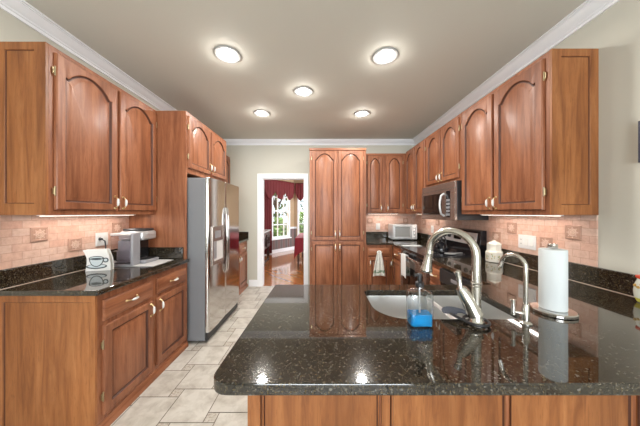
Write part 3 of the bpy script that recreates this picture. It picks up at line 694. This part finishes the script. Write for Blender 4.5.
bm = BM(); tube(bm, [(-.008, 0, .045), (-.045, .01, .047)], [.006, .006], 10); tube(bm, [(-.045, .01, .035), (-.045, .01, .10)], [.008, .0065], 12); tube(bm, [(-.058, .01, .098), (-.034, .01, .098)], .003, 8); obj('lever', bm, M['nickel'], t)
# soap bottle
t = thing('soap_dispenser', 'clear pump bottle half full of blue soap beside the sink', 'soap dispenser', (.424, .976, ZK + .0006))
def rsq(w, d, r, z): return [(x, y, z) for x, y in rounded([(-w, -d), (w, -d), (w, d), (-w, d)], [r]*4)]
bm = BM(); loops(bm, [rsq(.044, .030, .010, .0005), rsq(.0475, .0335, .012, .004), rsq(.0475, .0335, .012, .128), rsq(.045, .031, .013, .140), rsq(.030, .022, .012, .150), rsq(.016, .016, .0155, .154), rsq(.015, .015, .0145, .162)])
bo = obj('bottle', bm, M['glass'], t); sm = bo.modifiers.new('thickness', 'SOLIDIFY'); sm.thickness = .0022; sm.offset = -1
bm = BM(); loops(bm, [rsq(.040, .026, .008, .0035), rsq(.0435, .0295, .010, .007), rsq(.0435, .0295, .010, .052)]); obj('liquid', bm, M['blue'], t)
bm = BM(); tube(bm, [(0, 0, .0525), (0, 0, .153)], .0035, 10); obj('dip_tube', bm, M['plate'], t)
bm = BM(); lathe(bm, [(.0175, .1625), (.0175, .180), (.012, .183), (.008, .186), (.008, .205), (.011, .206), (.011, .216), (.006, .218)], seg=20); box(bm, -.022, .0, -.006, .006, .207, .216); obj('pump', bm, M['black_m'], t)
# paper towels
t = thing('paper_towel_holder', 'white paper towel roll on a round steel stand', 'paper towel holder', (1.116, 1.098, ZK + .0006))
bm = BM(); lathe(bm, [(.080, 0), (.084, .003), (.084, .013), (.080, .017), (.01, .018)], seg=48); obj('base', bm, M['steel'], t)
bm = BM(); lathe(bm, [(.018, .0185), (.049, .019), (.0505, .022), (.0505, .299), (.049, .302), (.018, .302)], seg=40); obj('roll', bm, M['paper'], t)
bm = BM(); lathe(bm, [(.006, .3025), (.006, .304), (.016, .306), (.018, .310), (.018, .324), (.015, .328), (.003, .329)], seg=24); obj('finial', bm, M['steel'], t)
# canister
t = thing('canister', 'stepped cream ceramic canister painted with leaves by the range', 'canister', (1.703, 2.238, ZK + .0006))
k8 = PI/8
bm = BM(); lathe(bm, [(.055, 0), (.070, .004), (.072, .012), (.072, .095), (.068, .104), (.061, .110), (.059, .116), (.059, .166), (.056, .168)], seg=8, ph=k8)
for a in (PI, PI*1.25, PI*1.5):
    for q in range(7):
        z = .03 + .05*random.random(); o = (random.random() - .5)*.03; r = .0668
        ball(bm, (r*math.cos(a) - o*math.sin(a), r*math.sin(a) + o*math.cos(a), z), .007, 1 + q % 2, 1, (.6, .6, 1))
obj('jar', bm, [M['cream'], M['green'], M['ochre']], t, ang=20)
bm = BM(); lathe(bm, [(.061, .1685), (.061, .175), (.034, .196), (.014, .203)], seg=8, ph=k8); ball(bm, (0, 0, .206), .011, 0, 2, (1.2, 1.2, .7)); obj('lid', bm, M['cream'], t, ang=20)
# painted jar at the right edge
t = thing('painted_jar', 'bright fruit-painted jar with red rim at the right edge of the peninsula', 'jar', (1.724, 1.20, ZK + .0006))
bm = BM(); lathe(bm, [(.030, 0), (.038, .004), (.047, .026), (.050, .060), (.046, .095), (.038, .118), (.037, .126), (.043, .132), (.043, .142), (.036, .143)], seg=32, mis=[0, 1, 0, 0, 0, 0, 2, 2, 2, 2])
for k in range(14):
    a = random.random()*2*PI; z = .03 + .08*random.random(); ball(bm, (.046*math.cos(a), .046*math.sin(a), z), .009, 2 + k % 2, 1)
obj('jar', bm, [M['grey_glaze'], M['yellow'], M['red'], M['ochre']], t)
# picture on the right wall
t = thing('picture', 'dark navy framed picture on the wall at the right edge', 'picture', (XR, 1.285, 1.672), -PI/2)
bm = BM(); frame_ring(bm, 0, .36, 0, .233, -.001, .018, .026); obj('frame', bm, M['navy'], t, .002); bx('canvas', M['canvas'], t, .0181, .3419, -.018, -.001, .0181, .2149)

# ------------------------------------------------------------------ coffee corner
tag(bx('counter_mat', M['plate'], None, -1.95, -1.485, 2.04, 2.325, ZK + .0003, ZK + .005, bevel=.002), 'white rectangular mat under the coffee maker', 'mat')
t = thing('coffee_maker', 'silver single-cup coffee maker with clear water tank', 'coffee maker', (-1.735, 2.175, ZK + .0056), PI/2)
# local: +x is away from the camera along the wall, -y looks into the room
bx('base', M['greyp'], t, -.055, .13, -.118, .13, 0, .032, bevel=.010); bx('drip_tray', M['black_m'], t, -.030, .110, -.112, -.03, .0322, .038, bevel=.003)
bx('column', M['greyp'], t, -.055, .13, -.005, .13, .0322, .215, bevel=.008)
bx('cavity_back', M['black'], t, -.050, .125, -.012, -.0055, .04, .21)
bm = BM(); box(bm, -.055, .13, -.095, .13, .2152, .300); obj('brew_head', bm, M['silver'], t, .022, 4); bx('lid', M['black_m'], t, -.04, .115, -.08, .11, .3005, .322, bevel=.012)
bx('grip', M['silver'], t, -.02, .095, -.106, -.0955, .262, .275, bevel=.004)
b = BM(); box(b, -.145, -.0565, -.05, .125, .012, .265); tk = obj('water_tank', b, M['tank'], t, .012, 3); bx('tank_lid', M['silver'], t, -.148, -.0565, -.055, .128, .266, .290, bevel=.006)
bx('tank_base', M['greyp'], t, -.145, -.0565, -.055, .125, 0, .0115, bevel=.003); bx('tank_frame', M['greyp'], t, -.146, -.0565, -.075, -.0505, 0, .29, bevel=.008)
b = BM(); box(b, -.138, -.064, -.042, .118, .02, .13); obj('water', b, M['tank'], tk)
b = BM(); p = [(-1.985, 2.058, 1.155), (-1.965, 2.058, 1.155), (-1.93, 2.055, 1.14), (-1.92, 2.052, 1.09), (-1.925, 2.05, 1.02), (-1.93, 2.05, .955), (-1.925, 2.07, .926), (-1.90, 2.09, .925)]
tube(b, p, .0045, 8); tube(b, [(-1.981, 2.058, 1.155), (-1.958, 2.058, 1.155)], [.014, .009], 10)
tag(obj('power_cord', b, M['black_m']), 'black power cord from the wall outlet to the coffee maker', 'cord')
t = thing('cup_stand', 'white napkin stand printed with a coffee cup on the left worktop', 'napkin holder', (-1.828, 1.90, ZK + .0006), math.radians(14))
w, h = .088, .175
def wavy(y0, y1):
    b = BM(); n = 12; a = [(-w + .004 + .010*math.sin(PI*k/n) - .026*max(0, k/n - .6)**1.2*2, h*k/n) for k in range(n + 1)] ; c_ = [(w - .030*(k/n) + .010*math.sin(PI*k/n), h*k/n) for k in range(n, -1, -1)]
    lp = a + c_; loops(b, [[(x, y, z) for x, z in lp] for y in (y0, y1)]); return b
kx = .92
fp = obj('front_panel', wavy(-.024, -.016), M['porcelain'], t, .001); obj('back_panel', wavy(.016, .024), M['porcelain'], t, .001); bx('floor_plate', M['porcelain'], t, -w + .005, w - .01, -.0155, .0155, .0, .008)
def decal(b, pts, mi, y=-.0245, th=.001): loops(b, [[(x*kx - .006, y, z) for x, z in pts], [(x*kx - .006, y - th, z) for x, z in pts]], mi=mi)
b = BM(); n = 20
ell = lambda cx, cz, rx, rz, a0=0, a1=2*PI, m=24, e=True: [(cx + rx*math.cos(a0 + (a1 - a0)*k/(m if not e else m)), cz + rz*math.sin(a0 + (a1 - a0)*k/m)) for k in range(m if e else m + 1)]
decal(b, ell(0, .038, .078, .020), 0); decal(b, ell(0, .041, .066, .013), 1, -.0257)
decal(b, [(-.055, .105)] + ell(0, .105, .055, .070, PI, 2*PI, 20, False)[1:], 0, -.0269); decal(b, ell(0, .100, .047, .058, PI, 2*PI, 20, False), 1, -.0281)
decal(b, ell(0, .106, .056, .017), 0, -.0281); decal(b, ell(0, .107, .047, .010), 1, -.0293); decal(b, ell(0, .103, .040, .006), 0, -.0305)
decal(b, ell(.068, .088, .022, .020), 0, -.0263); decal(b, ell(.068, .088, .013, .011), 1, -.0275)
obj('cup_print', b, [M['print'], M['print2']], fp)

# ------------------------------------------------------------------ range top, towels, paper
t = thing('kettle', 'glossy black stovetop kettle on the range', 'kettle', (1.44, 2.74, .9235))
bm = BM(); lathe(bm, [(.075, 0), (.083, .006), (.086, .030), (.080, .065), (.062, .098), (.040, .115), (.03, .118)], seg=32); obj('body', bm, M['black'], t)
bm = BM(); lathe(bm, [(.034, .1185), (.030, .124), (.012, .130), (.008, .138), (.013, .146), (.004, .152)], seg=20); obj('lid', bm, M['black'], t)
bm = BM(); tube(bm, [(-.06, 0, .10), (-.068, 0, .14), (-.045, 0, .185), (0, 0, .200), (.045, 0, .185), (.068, 0, .14), (.06, 0, .10)], .008, 10); obj('handle', bm, M['black_m'], t)
bm = BM(); tube(bm, [(-.045, -.055, .06), (-.065, -.08, .085), (-.078, -.096, .112)], [.018, .013, .010], 12); obj('spout', bm, M['black'], t)
t = thing('spoon_rest', 'flat silver spoon rest in front of the kettle', 'spoon rest', (1.47, 2.585, .9235), .3)
bm = BM(); lathe(bm, [(.02, 0), (.042, .002), (.055, .010), (.052, .011), (.038, .005), (.01, .004)], seg=28, sx=1.3); box(bm, .06, .17, -.012, .012, .005, .011); obj('dish', bm, M['silver'], t, ang=40)
def towel(t, w0, w1, h, m, n=14, rows=16, amp=.012):
    b = BM(); V = []
    for r in range(rows + 1):
        q = r/rows; w = w0 + (w1 - w0)*(q**.75); V.append([b.verts.new(((k/n - .5)*w, -amp*(1 - .45*q)*math.sin(k/n*PI*5 + .6) - .004, h*(1 - q) - .012*math.sin(k/n*PI*1.0)*q*-1)) for k in range(n + 1)])
    for r in range(rows):
        for k in range(n): b.faces.new((V[r][k], V[r][k+1], V[r+1][k+1], V[r+1][k]))
    o = obj('cloth', b, m, t, ang=180); s = o.modifiers.new('thickness', 'SOLIDIFY'); s.thickness = .004; return o
t = thing('dish_towel', 'white printed towel hanging from the drawer below the toaster oven', 'towel', (.934, 3.612, .388))
towel(t, .065, .205, .375, M['towel'])
bm = BM(); tube(bm, [(-.03, 0, .372), (-.02, .006, .392), (0, .010, .398), (.02, .006, .392), (.03, 0, .372)], .013, 10); obj('hanging_top', bm, M['towel'], t)
t = thing('hand_towel', 'plain white towel over the oven door handle', 'towel', (1.074, 2.945, .57), -PI/2)
towel(t, .15, .16, .285, M['linen'], amp=.004)
b = BM(); loops(b, [[(x, y, z) for y, z in ((-.008, .28), (-.004, .289), (.016, .2905), (.034, .287), (.037, .20), (.033, .20), (.030, .282), (.016, .2865), (-.001, .284), (-.004, .28))] for x in (-.075, .075)]); obj('fold', b, M['linen'], t)
tag(bx('paper_sheet', M['paper'], None, 1.20, 1.46, 3.245, 3.39, ZK + .0003, ZK + .003), 'white sheet of paper lying on the worktop beside the range', 'paper')

# ------------------------------------------------------------------ dining room beyond the doorway
A = Vector((-.99, 8.72)); dv = Vector((-.585, -.811)); ang1 = math.atan2(-dv.y, -dv.x)      # angled bay wall
struct(bx('ceiling_dining', M['white'], None, -4.0, 2.6, YB + .12, 9.3, ZC, ZC + .1))
def wall_seg(name, a, ang, ln, holes, m):
    """wall from point a along angle, local x along it, room on its -y side; holes = (x0,x1,z0,z1)"""
    r = bpy.data.objects.new(name, None)
    b = BM(); xs = 0
    for x0, x1, z0, z1 in holes:
        box(b, xs, x0, 0, .12, 0, ZC); box(b, x0, x1, 0, .12, 0, z0); box(b, x0, x1, 0, .12, z1, ZC); xs = x1
    box(b, xs, ln, 0, .12, 0, ZC)
    o = struct(obj(name, b, m)); o.location = (a[0], a[1], 0); o.rotation_euler = (0, 0, ang)
    w = BM(); xs = 0
    for x0, x1, z0, z1 in holes: box(w, xs, x0 - .03, -.006, -.0003, .125, .80); box(w, x0 - .03, x1 + .03, -.006, -.0003, .125, z0 - .036); xs = x1 + .03
    box(w, xs, ln, -.006, -.0003, .125, .80); obj('wainscot', w, M['stripes'], o)
    c_ = BM(); xs = 0
    for x0, x1, z0, z1 in holes: box(c_, xs, x0 - .03, -.02, -.0003, .80, .87); xs = x1 + .03
    box(c_, xs, ln, -.02, -.0003, .80, .87); obj('chair_rail', c_, M['white'], o, .004)
    q = BM(); box(q, 0, ln, -.018, -.0003, 0, .125); obj('baseboard', q, M['white'], o, .004)
    return o
LN = 2.6; B0 = A + dv*LN
wz0, wz1 = .50, 2.42
h1 = (LN - 1.15, LN - .25, wz0, wz1)
wall_seg('wall_bay', (B0.x, B0.y), ang1, LN, [h1], M['tan'])
p = A + dv*1.15; window('window_1', .90, wz1 - wz0, (p.x - .02*dv.y, p.y + .02*dv.x + .0, wz0), ang1, 3, 4)
wall_seg('wall_dining_back', (A.x, A.y), 0, 3.6, [(.13, 1.03, wz0, wz1)], M['tan'])
window('window_2', .90, wz1 - wz0, (A.x + .13, A.y + .02, wz0), 0, 3, 4)
struct(bx('wall_dining_left', M['tan'], None, -4.1, -4.0, YB + .12, 9.3, 0, ZC)); wall_seg('wall_dining_right', (2.6, 9.3), -PI/2, 4.84, [(1.0, 3.6, .6, 2.4)], M['tan']); window('window_4', 2.6, 1.8, (2.62, 8.3, .6), -PI/2, 4, 2)  # side window added in the unseen right wall to let fill light in
struct(bx('wall_dining_side', M['tan'], None, -4.0, B0.x + .02, B0.y, B0.y + .1, 0, ZC))
def valance(label, a, ang, x0, x1):
    t = thing('valance', label, 'valance', (a[0], a[1], 0), ang, 'burgundy window valances')
    b = BM(); n = 48; rows = 8; V = []
    for r in range(rows + 1):
        row = []
        for k in range(n + 1):
            q = k/n; dep = .38 + .28*abs(math.sin(q*PI*3)); row.append(b.verts.new((x0 + (x1 - x0)*q, -.085 - .014*math.sin(q*PI*22)*(.4 + r/rows), 2.52 - dep*r/rows)))
        V.append(row)
    for r in range(rows):
        for k in range(n): b.faces.new((V[r][k], V[r][k+1], V[r+1][k+1], V[r+1][k]))
    o = obj('cloth', b, M['burg'], t, ang=180); s = o.modifiers.new('thickness', 'SOLIDIFY'); s.thickness = .01
    b = BM(); tube(b, [(x0, -.05, 2.51), (x1, -.05, 2.51)], .018, 10); [tube(b, [(x, -.05, 2.51), (x, -.001, 2.51)], .01, 8) for x in (x0 + .05, x1 - .05)]; obj('rod', b, M['brass'], t)
valance('burgundy scalloped valance over the angled dining window', (B0.x, B0.y), ang1, LN - 1.52, LN - .08)
valance('burgundy scalloped valance over the far dining window', (A.x, A.y), 0, .06, 1.2)
t = thing('curtain', 'long burgundy curtain panel left of the dining window', 'curtain', (B0.x, B0.y, 0), ang1)
b = BM(); n = 30; V = [[b.verts.new((LN - 1.50 + .34*k/n, -.05 - .018*math.sin(k/n*PI*9), z)) for k in range(n + 1)] for z in (.03, .8, 1.4, 2.47)]
for r in range(3):
    for k in range(n): b.faces.new((V[r][k], V[r][k+1], V[r+1][k+1], V[r+1][k]))
o = obj('cloth', b, M['burg'], t, ang=180); s = o.modifiers.new('thickness', 'SOLIDIFY'); s.thickness = .008
# sideboard
t = thing('sideboard', 'dark carved sideboard with a pale marble top in the dining room', 'sideboard', (-1.42, 5.45, 0), math.radians(3))
bx('top', M['marble'], t, -.50, .02, -.02, 1.42, .865, .90, bevel=.006); bx('body', M['dkwood'], t, -.48, 0, 0, 1.40, .42, .8645, bevel=.01)
for x in (-.43, -.05):
    for y in (.05, 1.35):
        b = BM(); lathe(b, [(.030, 0), (.042, .02), (.042, .06), (.022, .09), (.040, .16), (.045, .22), (.020, .30), (.035, .36), (.040, .419)], (x, y, 0), 16); obj('leg', b, M['dkwood'], t)
bx('stretcher', M['dkwood'], t, -.075, -.025, .095, 1.305, .03, .06, bevel=.008)
for y in (.12, .79):
    b = BM(); frame_ring(b, 0, .50, 0, .34, 0, .05, .02); box(b, .05, .45, -.006, -.0005, .05, .29); ring(b, (.25, -.012, .17), .07, .014, 'y', 20, 6); [ball(b, (.25 + .11*math.cos(k*PI/3), -.01, .17 + .09*math.sin(k*PI/3)), .022, 0, 1) for k in range(6)]
    d = obj('door', b, M['dkwood'], t, mw=T(.0005, y, .46) @ RZ(PI/2))
# table and cloth
t = thing('dining_table', 'dining table under the deep red cloth', 'table', (-.02, 6.6, 0))
bx('tabletop', M['dkwood'], t, -.60, .60, -.75, .75, .715, .745, bevel=.005)
for x in (-.54, .54):
    for y in (-.69, .69): b = BM(); lathe(b, [(.025, 0), (.03, .03), (.022, .1), (.038, .45), (.03, .6), (.04, .7145)], (x, y, 0), 14); obj('leg', b, M['dkwood'], t)
b = BM(); n = 16; V = []; m_ = 6
per = []
for k in range(4*n):
    q = k/n; side = int(q); f = q - side; cs = [(-1, -1), (1, -1), (1, 1), (-1, 1)]; a_, c_ = cs[side], cs[(side + 1) % 4]; per.append((a_[0] + (c_[0] - a_[0])*f, a_[1] + (c_[1] - a_[1])*f, abs(2*f - 1)))
Ls = []
for r in range(m_ + 1):
    row = []
    for k, (px, py, cq) in enumerate(per):
        drop = .30 + .24*cq**4; sw = .010 + .028*(r/m_)*(1 + .7*math.sin(k*.9)); row.append((px*(.605 + sw), py*(.755 + sw), .7475 - drop*r/m_))
    Ls.append(row)
Ls = [[(x*.98, y*.985, .749) for x, y, z in Ls[0]]] + Ls
loops(b, Ls, True, False); tc_ = obj('tablecloth', b, M['burg2'], None, ang=180); tc_.location = (-.02, 6.6, 0); s = tc_.modifiers.new('thickness', 'SOLIDIFY'); s.thickness = .003; s.offset = 1
tag(tc_, 'deep red cloth draped over the dining table', 'tablecloth')
# outdoors
struct(bx('ground_outside', M['lawn'], None, -14, 14, 9.4, 40, -.4, -.3))
def tree(x, y, h, label):
    t = thing('tree', label, 'tree', (x, y, -.3), 0, 'trees outside the dining windows')
    b = BM(); tube(b, [(0, 0, 0), (.05, 0, h*.4), (-.04, .05, h*.8)], [.16, .11, .05], 10); [tube(b, [(.02, 0, h*.45), (math.cos(a)*.7, math.sin(a)*.7, h*.75)], [.06, .02], 8) for a in (.3, 2.2, 4.2)]; obj('trunk', b, M['bark'], t)
    b = BM()
    for k in range(150):
        a, r, z = random.random()*2*PI, random.random()**.5*h*.27, h*(.35 + .6*random.random()); c = Vector((r*math.cos(a), r*math.sin(a), z)); u = Vector((random.random() - .5, random.random() - .5, random.random() - .5)).normalized(); w_ = u.orthogonal().normalized()
        b.faces.new([b.verts.new(c + q) for q in (u*.13, w_*.07, -u*.13, -w_*.07)])
    obj('foliage', b, M['leaf'], t)
tree(-2.6, 13.5, 4.2, 'leafy tree outside the angled dining window'); tree(-.7, 16.5, 3.6, 'leafy tree outside the far dining window')

def shrub(x, y, h, r, label):
    t = thing('shrub', label, 'shrub', (x, y, -.3), 0, 'shrubs outside the dining windows')
    b = BM(); [tube(b, [(0, 0, 0), (r*.5*math.cos(a), r*.5*math.sin(a), h*.7)], [.03, .01], 6) for a in (.2, 2.0, 4.1)]; obj('stem', b, M['bark'], t)
    b = BM()
    for k in range(420):
        a, q, z = random.random()*2*PI, random.random()**.5, h*(.12 + .88*random.random()); rr = r*q*math.sqrt(max(.05, 1 - (z/h - .4)**2*2)); c = Vector((rr*math.cos(a), rr*math.sin(a), z)); u = Vector((random.random() - .5, random.random() - .5, random.random() - .5)).normalized(); w_ = u.orthogonal().normalized()
        b.faces.new([b.verts.new(c + q2) for q2 in (u*.10, w_*.055, -u*.10, -w_*.055)])
    obj('foliage', b, M['leaf'], t)
shrub(-2.05, 11.2, 1.45, .42, 'low shrub below the angled dining window'); shrub(-.85, 11.0, 1.75, .45, 'low shrub below the far dining window')
